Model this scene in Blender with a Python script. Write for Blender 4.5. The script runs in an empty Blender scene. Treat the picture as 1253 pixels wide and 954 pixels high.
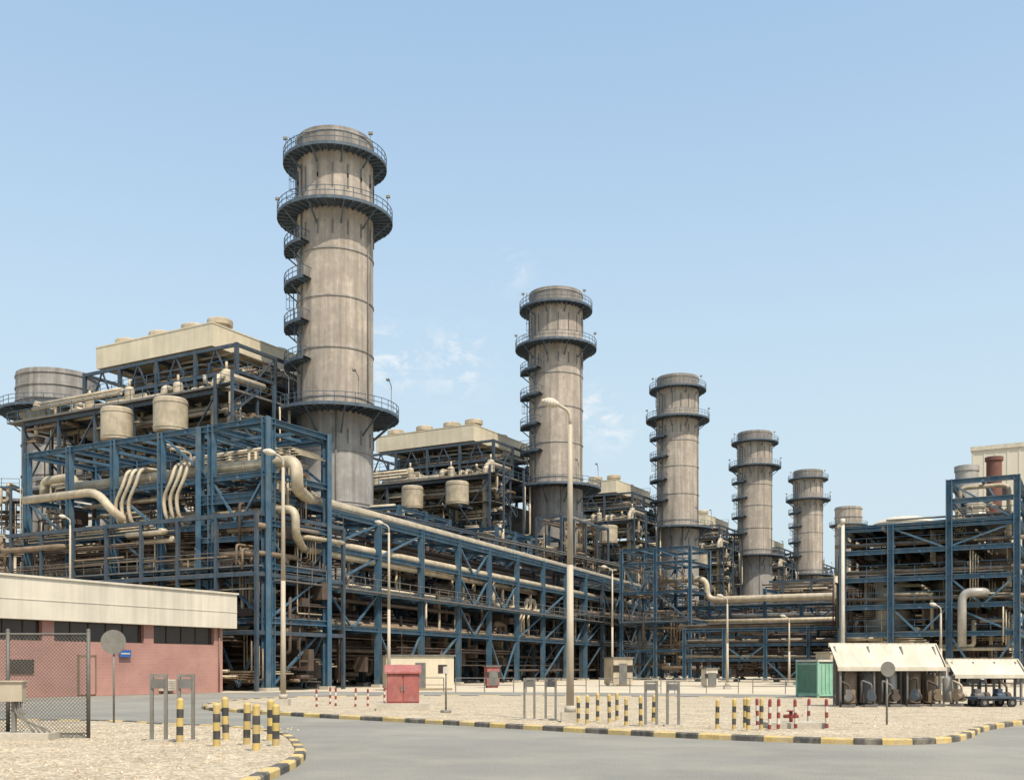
import bpy, math, random
from mathutils import Vector, Matrix
R=random.Random(7)
scene=bpy.context.scene
COL=scene.collection
V=Vector
# ------------------------------------------------------------------ materials
def mat(name,col,rough=.7,metal=0.,var=.25,scale=.6,streak=0.,fine=0.,bump=0.,bscale=8.,dirt=None,spec=.4,dirtamt=.75):
    m=bpy.data.materials.new(name); m.use_nodes=True
    nt=m.node_tree; N=nt.nodes; L=nt.links
    b=N['Principled BSDF']; b.inputs['Roughness'].default_value=rough; b.inputs['Metallic'].default_value=metal
    b.inputs['Specular IOR Level'].default_value=spec
    g=N.new('ShaderNodeNewGeometry')
    def noise(sc,stretch=None,det=5):
        mp=N.new('ShaderNodeMapping'); L.new(g.outputs['Position'],mp.inputs[0])
        if stretch: mp.inputs['Scale'].default_value=stretch
        n=N.new('ShaderNodeTexNoise'); n.inputs['Scale'].default_value=sc; n.inputs['Detail'].default_value=det
        n.inputs['Roughness'].default_value=.65
        L.new(mp.outputs[0],n.inputs['Vector']); return n.outputs['Fac']
    def remap(o,a,c,lo,hi):
        r=N.new('ShaderNodeMapRange'); r.inputs[1].default_value=a; r.inputs[2].default_value=c
        r.inputs[3].default_value=lo; r.inputs[4].default_value=hi; L.new(o,r.inputs[0]); return r.outputs[0]
    def mul(a,b_):
        x=N.new('ShaderNodeMath'); x.operation='MULTIPLY'; L.new(a,x.inputs[0]); L.new(b_,x.inputs[1]); return x.outputs[0]
    f=remap(noise(scale),.3,.7,1-var,1+var*.6)
    if streak: f=mul(f,remap(noise(1.,(1.3,1.3,.05)),.35,.7,1+streak*.3,1-streak))
    if fine: f=mul(f,remap(noise(bscale*1.3,None,3),.3,.7,1-fine,1+fine))
    vm=N.new('ShaderNodeVectorMath'); vm.operation='SCALE'; vm.inputs[0].default_value=col; L.new(f,vm.inputs['Scale'])
    out=vm.outputs[0]
    if dirt:
        mx=N.new('ShaderNodeMixRGB'); mx.inputs[2].default_value=(*dirt,1)
        L.new(remap(noise(scale*1.7,(1,1,.4)),.45,.72,0,dirtamt),mx.inputs[0]); L.new(out,mx.inputs[1]); out=mx.outputs[0]
    L.new(out,b.inputs['Base Color'])
    if bump:
        bp=N.new('ShaderNodeBump'); bp.inputs['Strength'].default_value=bump; bp.inputs['Distance'].default_value=.03
        L.new(noise(bscale,None,3),bp.inputs['Height']); L.new(bp.outputs[0],b.inputs['Normal'])
    return m
M={}
M['stack']=mat('stack_paint',(.42,.355,.285),.85,var=.22,scale=.45,streak=.5,fine=.12,bscale=1.6,dirt=(.27,.23,.19),dirtamt=.85)
M['stacktop']=mat('stack_top_sooty_paint',(.28,.245,.205),.85,var=.25,scale=.6,streak=.5,fine=.1,bscale=1.6,dirt=(.16,.145,.13))
M['stacklow']=mat('stack_lower_paint',(.33,.305,.275),.8,var=.2,scale=.4,streak=.45,fine=.1,bscale=1.6,dirt=(.21,.19,.165),dirtamt=.85)
M['dark']=mat('dark_interior',(.02,.02,.02),.9)
M['blue']=mat('blue_steel',(.045,.105,.16),.6,var=.35,scale=.9,dirt=(.12,.14,.145),dirtamt=.85)
M['bluedark']=mat('weathered_blue_steel',(.042,.066,.09),.6,var=.35,scale=1.2,dirt=(.10,.09,.075))
M['platform']=mat('platform_blue_steel',(.07,.10,.13),.65,var=.35,scale=1.2,dirt=(.13,.13,.12))
M['brown']=mat('primer_steel',(.09,.062,.045),.75,var=.35,scale=1.,dirt=(.045,.038,.034))
M['steel']=mat('grey_steel',(.17,.16,.145),.65,metal=.1,var=.3,scale=1.5,dirt=(.09,.082,.07))
M['cream']=mat('cream_cladding',(.62,.54,.39),.7,var=.14,scale=.4,streak=.16,dirt=(.5,.42,.3),dirtamt=.5)
M['creamdull']=mat('weathered_cream_louvre',(.52,.43,.29),.75,var=.2,scale=.5,streak=.25,dirt=(.38,.31,.21))
M['fascia']=mat('pale_fascia',(.62,.555,.44),.7,var=.1,scale=.4,streak=.2)
M['casing']=mat('boiler_casing',(.15,.13,.11),.75,var=.35,scale=.4,streak=.25,dirt=(.08,.07,.06))
M['pipe']=mat('pipe_cladding',(.48,.40,.28),.55,metal=.1,var=.3,scale=.9,dirt=(.28,.225,.155))
M['pipe2']=mat('dusty_pipe_cladding',(.23,.165,.105),.65,var=.35,scale=.9,dirt=(.11,.083,.06))
M['pipe3']=mat('silver_pipe_cladding',(.42,.39,.34),.45,metal=.25,var=.25,scale=.9,dirt=(.26,.23,.18))
M['white']=mat('white_sheet',(.58,.52,.41),.7,var=.16,scale=1.,streak=.15,dirt=(.42,.36,.27))
M['lamp']=mat('lamp_pole_paint',(.46,.39,.29),.6,var=.14,scale=.7,dirt=(.34,.28,.2))
M['conc']=mat('concrete',(.44,.39,.31),.9,var=.15,scale=1.5,fine=.12,bscale=12,bump=.3)
M['yellow']=mat('kerb_yellow',(.56,.40,.15),.85,var=.3,scale=2,fine=.2,bscale=14,dirt=(.44,.36,.24),dirtamt=.9)
M['black']=mat('kerb_black',(.085,.078,.068),.85,var=.4,scale=2,fine=.3,bscale=14,dirt=(.27,.23,.175),dirtamt=.9)
M['byellow']=mat('bollard_yellow',(.52,.37,.12),.7,var=.25,scale=4,dirt=(.40,.31,.18))
M['bblack']=mat('bollard_black',(.05,.048,.043),.7,var=.4,scale=4,dirt=(.14,.12,.09))
M['red']=mat('faded_red_paint',(.33,.10,.085),.65,var=.25,scale=2,dirt=(.38,.20,.16))
M['dred']=mat('dark_red_paint',(.24,.045,.035),.65,var=.25,scale=3)
M['white2']=mat('white_paint',(.56,.50,.42),.7,var=.2,scale=3)
M['green']=mat('green_paint',(.22,.42,.29),.7,var=.2,scale=1.5,dirt=(.33,.44,.32))
M['glass']=mat('dark_glass',(.04,.028,.02),.25,spec=.5)
M['rubber']=mat('rubber',(.02,.02,.02),.8)
M['signblue']=mat('sign_blue',(.03,.10,.3),.5)
M['gal']=mat('galvanised_steel',(.22,.205,.175),.6,metal=.2,var=.25,scale=4,dirt=(.16,.14,.11))
M['wire']=mat('weathered_fence_wire',(.13,.12,.10),.6,metal=.2,var=.2,scale=4)
M['rust']=mat('red_oxide_paint',(.15,.065,.045),.75,var=.2,scale=1)
M['beige']=mat('beige_building_cladding',(.60,.54,.43),.8,var=.06,scale=.1)
M['asphalt']=mat('asphalt',(.225,.212,.18),.92,var=.2,scale=.14,fine=.26,bump=.5,bscale=20,dirt=(.32,.29,.23),dirtamt=.7)
M['sand']=mat('compacted_sand',(.52,.44,.32),.95,var=.15,scale=.15,fine=.1,bump=.3,bscale=6)
M['line']=mat('worn_road_paint',(.48,.45,.38),.8,var=.3,scale=2,fine=.2)
def gravel():
    m=bpy.data.materials.new('gravel'); m.use_nodes=True; nt=m.node_tree;N=nt.nodes;L=nt.links
    b=N['Principled BSDF'];b.inputs['Roughness'].default_value=.95
    g=N.new('ShaderNodeNewGeometry')
    v=N.new('ShaderNodeTexVoronoi');v.inputs['Scale'].default_value=16;L.new(g.outputs['Position'],v.inputs['Vector'])
    v2=N.new('ShaderNodeTexNoise');v2.inputs['Scale'].default_value=.7;v2.inputs['Detail'].default_value=8;v2.inputs['Roughness'].default_value=.7;L.new(g.outputs['Position'],v2.inputs['Vector'])
    cr=N.new('ShaderNodeValToRGB');e=cr.color_ramp.elements
    e[0].position=.0;e[0].color=(.40,.29,.18,1);e[1].position=1;e[1].color=(.78,.66,.475,1)
    x=e.new(.5);x.color=(.63,.515,.35,1)
    sp=N.new('ShaderNodeSeparateColor');L.new(v.outputs['Color'],sp.inputs[0]);L.new(sp.outputs[0],cr.inputs[0])
    mr=N.new('ShaderNodeMapRange');mr.inputs[1].default_value=.3;mr.inputs[2].default_value=.7;mr.inputs[3].default_value=.76;mr.inputs[4].default_value=1.12
    L.new(v2.outputs[0],mr.inputs[0])
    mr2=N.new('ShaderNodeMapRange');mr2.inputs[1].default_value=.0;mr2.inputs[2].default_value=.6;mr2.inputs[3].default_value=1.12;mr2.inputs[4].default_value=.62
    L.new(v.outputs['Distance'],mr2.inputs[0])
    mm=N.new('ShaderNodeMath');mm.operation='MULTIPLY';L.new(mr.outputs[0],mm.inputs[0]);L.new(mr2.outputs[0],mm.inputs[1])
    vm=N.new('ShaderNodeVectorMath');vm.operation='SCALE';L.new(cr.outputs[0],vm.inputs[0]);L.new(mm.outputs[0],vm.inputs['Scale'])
    L.new(vm.outputs[0],b.inputs['Base Color'])
    bp=N.new('ShaderNodeBump');bp.inputs['Strength'].default_value=.8;bp.inputs['Distance'].default_value=.03;bp.invert=True
    L.new(v.outputs['Distance'],bp.inputs['Height']);L.new(bp.outputs[0],b.inputs['Normal'])
    return m
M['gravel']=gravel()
def brick():
    m=bpy.data.materials.new('brick_wall'); m.use_nodes=True; nt=m.node_tree;N=nt.nodes;L=nt.links
    b=N['Principled BSDF'];b.inputs['Roughness'].default_value=.9
    t=N.new('ShaderNodeTexCoord');s=N.new('ShaderNodeSeparateXYZ');L.new(t.outputs['Object'],s.inputs[0])
    ad=N.new('ShaderNodeMath');L.new(s.outputs[0],ad.inputs[0]);L.new(s.outputs[1],ad.inputs[1])
    c=N.new('ShaderNodeCombineXYZ');L.new(ad.outputs[0],c.inputs[0]);L.new(s.outputs[2],c.inputs[1])
    bt=N.new('ShaderNodeTexBrick');L.new(c.outputs[0],bt.inputs['Vector'])
    bt.inputs['Color1'].default_value=(.39,.205,.165,1);bt.inputs['Color2'].default_value=(.37,.19,.155,1);bt.inputs['Mortar'].default_value=(.40,.235,.19,1)
    bt.inputs['Scale'].default_value=1;bt.inputs['Brick Width'].default_value=.4;bt.inputs['Row Height'].default_value=.2;bt.inputs['Mortar Size'].default_value=.01
    n=N.new('ShaderNodeTexNoise');n.inputs['Scale'].default_value=.5;n.inputs['Detail'].default_value=6;L.new(t.outputs['Object'],n.inputs['Vector'])
    mr=N.new('ShaderNodeMapRange');mr.inputs[1].default_value=.3;mr.inputs[2].default_value=.7;mr.inputs[3].default_value=.84;mr.inputs[4].default_value=1.12;L.new(n.outputs[0],mr.inputs[0])
    vm=N.new('ShaderNodeVectorMath');vm.operation='SCALE';L.new(bt.outputs[0],vm.inputs[0]);L.new(mr.outputs[0],vm.inputs['Scale']);L.new(vm.outputs[0],b.inputs['Base Color'])
    return m
M['brick']=brick()
# ------------------------------------------------------------------ mesh builder
class MB:
    def __init__(s): s.v=[];s.f=[];s.m=[];s.s=[]
    def addf(s,f,mi,sm): s.f.append(f);s.m.append(mi);s.s.append(sm)
    def box(s,c,sz,mi=0,rz=0):
        o=len(s.v);c=V(c);ca,sa=math.cos(rz),math.sin(rz)
        for k in range(8):
            x=(sz[0]/2)*(1 if k&1 else -1);y=(sz[1]/2)*(1 if k&2 else -1);z=(sz[2]/2)*(1 if k&4 else -1)
            s.v.append((c.x+x*ca-y*sa,c.y+x*sa+y*ca,c.z+z))
        for f in ((0,2,3,1),(4,5,7,6),(0,1,5,4),(2,6,7,3),(0,4,6,2),(1,3,7,5)): s.addf(tuple(o+i for i in f),mi,False)
    def bx(s,x0,x1,y0,y1,z0,z1,mi=0): s.box(((x0+x1)/2,(y0+y1)/2,(z0+z1)/2),(x1-x0,y1-y0,z1-z0),mi)
    def beam(s,p,q,w,h=None,mi=0):
        h=h or w;p=V(p);q=V(q);d=q-p
        if d.length<1e-5:return
        d.normalize();up=V((0,0,1)) if abs(d.z)<.99 else V((1,0,0))
        a=d.cross(up).normalized();b=a.cross(d).normalized();o=len(s.v)
        for e in (p,q):
            for i,j in ((-1,-1),(1,-1),(1,1),(-1,1)): s.v.append(tuple(e+a*(i*w/2)+b*(j*h/2)))
        for f in ((0,3,2,1),(4,5,6,7),(0,1,5,4),(1,2,6,5),(2,3,7,6),(3,0,4,7)): s.addf(tuple(o+i for i in f),mi,False)
    def ibeam(s,p,q,w,h,mi=0):
        p=V(p);q=V(q);d=(q-p).normalized();up=V((0,0,1)) if abs(d.z)<.99 else V((1,0,0))
        a=d.cross(up).normalized();b=a.cross(d).normalized();t=.05*h/.4
        s.beam(p+b*(h/2-t/2),q+b*(h/2-t/2),w,t,mi);s.beam(p-b*(h/2-t/2),q-b*(h/2-t/2),w,t,mi);s.beam(p,q,t,h-2*t-.004,mi)
    def cyl(s,p,q,r,r2=None,n=12,mi=0,caps=True):
        r2=r if r2 is None else r2;p=V(p);q=V(q);d=(q-p).normalized();up=V((0,0,1)) if abs(d.z)<.99 else V((1,0,0))
        a=d.cross(up).normalized();b=d.cross(a).normalized();o=len(s.v)
        for e,rr in ((p,r),(q,r2)):
            for i in range(n):
                t=2*math.pi*i/n;s.v.append(tuple(e+a*(math.cos(t)*rr)+b*(math.sin(t)*rr)))
        for i in range(n):
            j=(i+1)%n;s.addf((o+i,o+j,o+n+j,o+n+i),mi,True)
        if caps:
            s.addf(tuple(o+i for i in reversed(range(n))),mi,False);s.addf(tuple(o+n+i for i in range(n)),mi,False)
    def lathe(s,c,prof,n=24,mi=0,split=False):
        if split:
            for k in range(len(prof)-1): s.lathe(c,prof[k:k+2],n,mi)
            return
        o=len(s.v);c=V(c)
        for (r,z) in prof:
            for i in range(n):
                t=2*math.pi*i/n;s.v.append((c.x+r*math.cos(t),c.y+r*math.sin(t),c.z+z))
        for k in range(len(prof)-1):
            for i in range(n):
                j=(i+1)%n;s.addf((o+k*n+i,o+k*n+j,o+(k+1)*n+j,o+(k+1)*n+i),mi,True)
    def tube(s,pts,r,n=10,bend=None,mi=0,bands=0):
        pts=[V(p) for p in pts];bend=bend or r*2.2;P=[pts[0]]
        for i in range(1,len(pts)-1):
            a,b,c=pts[i-1],pts[i],pts[i+1];d1=(a-b);d2=(c-b);k=min(bend,d1.length*.49,d2.length*.49)
            if k<1e-4: continue
            s1=b+d1.normalized()*k;s2=b+d2.normalized()*k
            for t in ((0,.2,.4,.6,.8,1) if n>6 else (0,.5,1)): P.append(s1*(1-t)**2+b*2*t*(1-t)+s2*t*t)
        P.append(pts[-1]);o=len(s.v);m=len(P);a=None
        for i,p in enumerate(P):
            d=(P[min(i+1,m-1)]-P[max(i-1,0)]).normalized()
            if a is None:
                up=V((0,0,1)) if abs(d.z)<.9 else V((1,0,0));a=d.cross(up).normalized()
            else: a=(a-d*a.dot(d)).normalized()
            b=d.cross(a)
            for j in range(n):
                t=2*math.pi*j/n;s.v.append(tuple(p+a*(math.cos(t)*r)+b*(math.sin(t)*r)))
        for i in range(m-1):
            for j in range(n):
                k=(j+1)%n;s.addf((o+i*n+j,o+i*n+k,o+(i+1)*n+k,o+(i+1)*n+j),mi,True)
        s.addf(tuple(o+j for j in reversed(range(n))),mi,False);s.addf(tuple(o+(m-1)*n+j for j in range(n)),mi,False)
        if bands:
            for i in range(len(pts)-1):
                d=pts[i+1]-pts[i];L_=d.length;k=int(L_/bands)
                for t in range(1,k+1):
                    c=pts[i]+d*(t/(k+1));dd=d.normalized()*.06
                    s.cyl(c-dd,c+dd,r*1.045,n=n,mi=mi)
    def rail(s,pts,h=1.1,step=1.8,w=.055,mi=0):
        for i in range(len(pts)-1):
            p=V(pts[i]);q=V(pts[i+1]);z=V((0,0,1))
            s.beam(p+z*h,q+z*h,w,w,mi);s.beam(p+z*h*.5,q+z*h*.5,w*.8,w*.8,mi)
            k=max(1,int((q-p).length/step))
            for t in range(k+1):
                c=p+(q-p)*(t/k);s.beam(c,c+z*h,w,w,mi)
    def ringplat(s,r0,r1,z,a0=0,a1=360,n=36,mi=0,rl=1.15,br=True):
        full=(a1-a0)>=360;N_=max(3,int(n*(a1-a0)/360));A=[math.radians(a0+(a1-a0)*i/N_) for i in range(N_+1)]
        def P(a,r,zz): return V((math.cos(a)*r,math.sin(a)*r,zz))
        for i in range(N_):
            a,b=A[i],A[i+1];o=len(s.v)
            for zz in (z-.1,z+.1):
                for aa,rr in ((a,r0),(a,r1),(b,r1),(b,r0)): s.v.append(tuple(P(aa,rr,zz)))
            for f in ((0,3,2,1),(4,5,6,7),(1,2,6,5),(3,0,4,7)): s.addf(tuple(o+k for k in f),mi,False)
            s.beam(P(a,r1,z-.05),P(b,r1,z-.05),.08,.34,mi)
            for hh in (rl,rl*.55): s.beam(P(a,r1,z+hh),P(b,r1,z+hh),.06,.06,mi)
            s.beam(P(a,r1,z),P(a,r1,z+rl),.06,.06,mi)
            if br:
                s.beam(P(a,r0,z-.22),P(a,r1,z-.22),.12,.2,mi)
                if i%4==0: s.beam(P(a,r0,z-(r1-r0)*.9),P(a,r1-.3,z-.3),.14,.14,mi)
        if not full:
            for a in (A[0],A[-1]):
                s.beam(P(a,r0,z+rl),P(a,r1,z+rl),.07,.07,mi);s.beam(P(a,r1,z),P(a,r1,z+rl),.07,.07,mi)
    def obj(s,name,mats,parent=None,loc=None,rz=0,mw=None):
        me=bpy.data.meshes.new(name);me.from_pydata(s.v,[],s.f)
        if not isinstance(mats,(list,tuple)): mats=[mats]
        for m in mats: me.materials.append(M[m])
        me.polygons.foreach_set('material_index',s.m);me.polygons.foreach_set('use_smooth',s.s);me.update()
        o=bpy.data.objects.new(name,me);COL.objects.link(o)
        if loc is not None:o.location=loc
        o.rotation_euler=(0,0,rz)
        if parent:o.parent=parent
        return o
def empty(name,loc=(0,0,0),rz=0):
    o=bpy.data.objects.new(name,None);o.empty_display_size=.5;COL.objects.link(o);o.location=loc;o.rotation_euler=(0,0,rz);return o
def top(o,label,cat,group=None):
    o['label']=label;o['category']=cat
    if group:o['group']=group
    return o
def struct(o): o['kind']='structure';return o
def copy_thing(root,loc,rz=None):
    def rec(o,par):
        c=o.copy();COL.objects.link(c);c.parent=par
        for ch in o.children: rec(ch,c)
        return c
    kids=list(root.children)
    c=root.copy();COL.objects.link(c);c.location=loc
    if rz is not None:c.rotation_euler=(0,0,rz)
    for ch in kids: rec(ch,c)
    return c
# ------------------------------------------------------------------ frames of reference
U=V((.4896,.8720,0));W=V((-.8720,.4896,0));ANG=math.atan2(.8720,.4896);O=V((-19.6,116,0))
def AB(a,b,z=0): return O+U*a+W*b+V((0,0,z))
# ------------------------------------------------------------------ ground
def sheet(name,pts,z,m):
    me=bpy.data.meshes.new(name);me.from_pydata([(x,y,z) for x,y in pts],[],[tuple(range(len(pts)))]);me.materials.append(M[m])
    o=bpy.data.objects.new(name,me);COL.objects.link(o);return struct(o)
sheet('ground',[(-2500,-300),(2500,-300),(2500,4500),(-2500,4500)],-.012,'sand')
sheet('road',[(-90,-20),(90,-20),(90,50),(45,58),(20,66),(5,73),(-14,76),(-21,72),(-30,56),(-90,56)],0,'asphalt')
def smooth(pts,closed=True,step=.6):
    P=[V((x,y,0)) for x,y in pts];n=len(P);out=[]
    for i in range(n if closed else n-1):
        p0,p1,p2,p3=(P[(i-1)%n],P[i],P[(i+1)%n],P[(i+2)%n])
        for k in range(24):
            t=k/24;out.append(.5*((2*p1)+(p2-p0)*t+(2*p0-5*p1+4*p2-p3)*t*t+(3*p1-p0-3*p2+p3)*t**3))
    res=[out[0]];acc=0
    for i in range(1,len(out)):
        acc+=(out[i]-out[i-1]).length
        if acc>=step: res.append(out[i]);acc=0
    return res
def island(pts,gname,kname):
    P=smooth(pts,step=.3);n=len(P)
    area=sum(P[i].x*P[(i+1)%n].y-P[(i+1)%n].x*P[i].y for i in range(n))
    if area<0:P.reverse()
    nr=[]
    for i in range(n):
        d=(P[(i+1)%n]-P[i-1]).normalized();nr.append(V((-d.y,d.x,0)))
    mb=MB()
    for i in range(n):
        j=(i+1)%n;o=len(mb.v);g=.006 if i%2 else 0
        t=(P[j]-P[i]).normalized()*g
        for p,nn,tt in ((P[i],nr[i],V((0,0,0))),(P[j],nr[j],-t)):
            p=p+tt
            mb.v+= [tuple(p+V((0,0,-.01))),tuple(p+V((0,0,.11))),tuple(p+nn*.03+V((0,0,.14))),tuple(p+nn*.2+V((0,0,.14))),tuple(p+nn*.22+V((0,0,.05)))]
        c=(i//2)%2
        for k in range(4): mb.addf((o+k,o+5+k,o+6+k,o+1+k),c,False)
    struct(mb.obj(kname,['yellow','black']))
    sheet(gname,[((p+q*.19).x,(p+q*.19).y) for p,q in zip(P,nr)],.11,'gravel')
island([(-13.9,48.7),(-12.6,43),(-10.2,40),(-7.35,36.9),(-2.7,32.5),(.31,29.5),(3.57,26.4),(6.34,24.4),(8.36,23.6),(9.95,24.1),(11.3,25.8),(13.2,29),(16.6,33),(20.6,37),(25.5,41),(28,46),(22,52),(8,59),(-6,60.5),(-12.5,57)],'gravel_ground','kerb')
island([(-60,31.5),(-22,32.5),(-13,32.3),(-10.1,30.4),(-7.65,28.9),(-5.6,25.9),(-4.3,21.6),(-3.85,19.2),(-3.75,16.5),(-3.9,12),(-6,6),(-20,3),(-60,3)],'gravel_ground','kerb')
mb=MB()
for i in range(8): mb.box((14.5+i*3.3,24.6+i*.35,.006),(1.7,.12,.004),rz=.1)
struct(mb.obj('road_marking','line'))
s=MB()
for _ in range(3600):
    if R.random()<.5: x,y=R.uniform(-13,-5),R.uniform(15,31)
    else: x,y=R.uniform(-6,12),R.uniform(25,50)
    if x<-4 and (y>29 or x>-4.9 -(y-19)*.08): continue
    if x>-4 and (y<33.5-(x+2.7)*.98 or (x>7 and y<28)): continue
    r=R.uniform(.015,.05);o=len(s.v);a=R.uniform(0,6)
    for k in range(5): s.v.append((x+math.cos(a+k*1.257)*r*R.uniform(.7,1.2),y+math.sin(a+k*1.257)*r*R.uniform(.7,1.2),.108))
    s.v.append((x,y,.11+r*.8))
    for k in range(5): s.addf((o+k,o+(k+1)%5,o+5),0,False)
o=s.obj('loose_stones','gravel');o['kind']='stuff'
# ------------------------------------------------------------------ stacks
SR=4.17
def build_stack():
    root=empty('chimney_stack',(0,0,0))
    s=MB();s.lathe((0,0,0),[(SR,29),(SR,57.2)],48);s.obj('shaft','stack',root)
    s=MB();s.lathe((0,0,0),[(SR,57.2),(SR,59.7),(SR-.3,59.72),(SR-.3,56)],48,split=True);s.obj('shaft_top','stacktop',root)
    s=MB();s.lathe((0,0,0),[(SR+.02,9),(SR+.02,29)],48);s.lathe((0,0,0),[(2.6,4),(SR+.02,9)],32)
    for k in range(8):
        t=k*math.pi/4;s.beam((math.cos(t)*3.9,math.sin(t)*3.9,9.5),(math.cos(t)*3.9,math.sin(t)*3.9,0),.5)
    s.obj('lower_shaft','stacklow',root)
    s=MB();s.cyl((0,0,56.2),(0,0,56.3),SR-.25,n=32);s.obj('dark_flue_disc','dark',root)  # near-black disc painted in for the dark inside of the flue
    for z in (59.2,46.6,41.5,36,30.8,25,19.5,14):
        s=MB();s.lathe((0,0,z),[(SR,0),(SR+.09,0),(SR+.09,.15),(SR,.15)],48,split=True);s.obj('stiffening_ring','stacklow',root)
    s=MB()
    for z in (55.4,54.4,49.4,27.0):
        for k in range(16):
            t=k*math.pi/8+.1;x,y=math.cos(t),math.sin(t)
            s.beam((x*(SR+.05),y*(SR+.05),z-1.2),(x*(SR+.05),y*(SR+.05),z+.3),.12)
    s.obj('stiffener','steel',root)
    for z,r in ((57.2,5.65),(51.2,6.3),(29.4,7.0)):
        s=MB();s.ringplat(SR,r,z,n=40);s.obj('platform','platform',root)
    for z,a0,a1 in ((47.4,178,238),(43.4,182,242),(38.9,178,238),(34.8,182,242)):
        s=MB();s.ringplat(SR,5.55,z,a0,a1,n=42);s.obj('landing','platform',root)
    s=MB()   # caged ladders
    for a,z0,z1 in ((190,29.4,34.8),(225,34.8,38.9),(190,38.9,43.4),(225,43.4,47.4),(200,47.4,52.0),(212,51.2,58.2)):
        t=math.radians(a);c=V((math.cos(t),math.sin(t),0));q=V((-c.y,c.x,0));r=SR+.35
        for e in (-.28,.28): s.beam(c*r+q*e+V((0,0,z0)),c*r+q*e+V((0,0,z1+1.1)),.07)
        z=z0
        while z<z1+1:
            s.beam(c*r+q*.28+V((0,0,z)),c*r-q*.28+V((0,0,z)),.04);z+=.5
        z=z0+2.2
        while z<z1+1:
            h=[c*r+q*.3,c*(r+.45)+q*.42,c*(r+.8),c*(r+.45)-q*.42,c*r-q*.3]
            for i in range(4): s.beam(h[i]+V((0,0,z)),h[i+1]+V((0,0,z)),.04)
            z+=1.1
        for hh in (c*(r+.8),c*(r+.45)+q*.42,c*(r+.45)-q*.42): s.beam(hh+V((0,0,z0+2.2)),hh+V((0,0,z1+1)),.035)
    s.obj('ladder','platform',root)
    s=MB();s.tube([(-3.2,-2.9,29),(-3.2,-2.9,56)],.08,6);s.tube([(3.9,-1.9,29.5),(3.9,-1.9,51)],.06,6);s.tube([(.8,-4.3,9),(.8,-4.3,30)],.07,6);s.obj('conduit','steel',root)
    for k,(a,z,r) in enumerate(((205,57.2,5.5),(322,57.2,5.5),(345,51.2,6.2),(190,51.2,6.2))):
        t=math.radians(a);s=MB();x,y=math.cos(t)*r,math.sin(t)*r
        s.beam((x,y,z),(x,y,z+1.9),.06);s.box((x*1.01,y*1.01,z+1.95),(.45,.3,.25));s.obj('floodlight','gal',root)
    for a in (300,235,340):
        t=math.radians(a);s=MB();x,y=math.cos(t)*6.9,math.sin(t)*6.9
        s.beam((x,y,29.4),(x,y,31.9),.07);s.tube([(x,y,31.9),(x,y,32.3),(x*1.02-.3,y*1.02-.5,32.7)],.05,5);s.box((x*1.02-.4,y*1.02-.7,32.75),(.35,.6,.15));s.obj('floodlight','gal',root)
    return root
st=build_stack()
st.location=AB(0,0);top(st,'tallest-looking beige boiler stack with blue ring platforms and ladders','chimney','row of boiler stacks')
for i in range(1,5):
    c=copy_thing(st,AB(54*i,0,-.5*max(0,i-2)),-.05*i);top(c,'beige cylindrical boiler stack with blue ring platforms and side landings','chimney','row of boiler stacks')
root=empty('chimney_stack',AB(272,0));top(root,'short wide plain beige stack at the end of the row','chimney','row of boiler stacks')
s=MB();s.lathe((0,0,0),[(4.4,0),(4.4,55.6),(4.1,55.65),(4.1,53)],40,split=True);s.obj('shaft','stack',root)
s=MB();s.cyl((0,0,53),(0,0,53.1),4.15,n=30);s.obj('dark_flue_disc','dark',root)  # black-coloured disc stands in for the shaded flue interior
for z in (54.8,52,46):
    s=MB();s.lathe((0,0,z),[(4.4,0),(4.6,0),(4.6,.3),(4.4,.3)],40,split=True);s.obj('stiffening_ring','stacklow',root)
s=MB();s.ringplat(4.4,6.2,49.5,n=30);s.obj('platform','platform',root)
# ------------------------------------------------------------------ pipework helper: banks of parallel orthogonal lines
def clutter(mb,x0,x1,y0,y1,z0,z1,n,rmin=.05,rmax=.2,mi=(0,),along=.5,bank=True):
    for _ in range(n):
        p=V((R.uniform(x0,x1),R.uniform(y0,y1),R.uniform(z0,z1)));pts=[p]
        B=((x0,x1),(y0,y1),(z0,z1));long=0 if (x1-x0)>(y1-y0) else 1
        ax=long if R.random()<along else R.choice((0,1,2,2))
        for k in range(R.choice((1,1,2,2,3,4))):
            q=pts[-1].copy();lo,hi=B[ax];q[ax]=min(hi,max(lo,q[ax]+R.choice((-1,1))*R.uniform(.15,.6)*(hi-lo)*(1 if ax!=2 else .6)))
            if (q-pts[-1]).length>(.7 if bank else .25): pts.append(q)
            ax=(ax+R.choice((1,2)))%3
        if len(pts)<2: continue
        ok=[pts[0]]
        for q in pts[1:]:
            if len(ok)>=2 and abs((ok[-1]-ok[-2]).normalized().dot((q-ok[-1]).normalized()))>.5: continue
            ok.append(q)
        r=rmin+(rmax-rmin)*R.random()**2;m=R.choice(mi)
        for c in range((R.choice((1,1,2,3,4)) if r<.13 else R.choice((1,1,2))) if bank else 1):
            off=V((c*r*2.9,c*r*2.9,c*r*2.9))
            mb.tube([q+off for q in ok],r,6 if r<.2 else 10,bend=r*2.2,mi=m)
def boxes(mb,x0,x1,y0,y1,z0,z1,n,smin=.4,smax=1.4,mi=(0,)):
    for _ in range(n):
        mb.box((R.uniform(x0,x1),R.uniform(y0,y1),R.uniform(z0,z1)),(R.uniform(smin,smax),R.uniform(smin,smax),R.uniform(smin,smax)),R.choice(mi))
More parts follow.
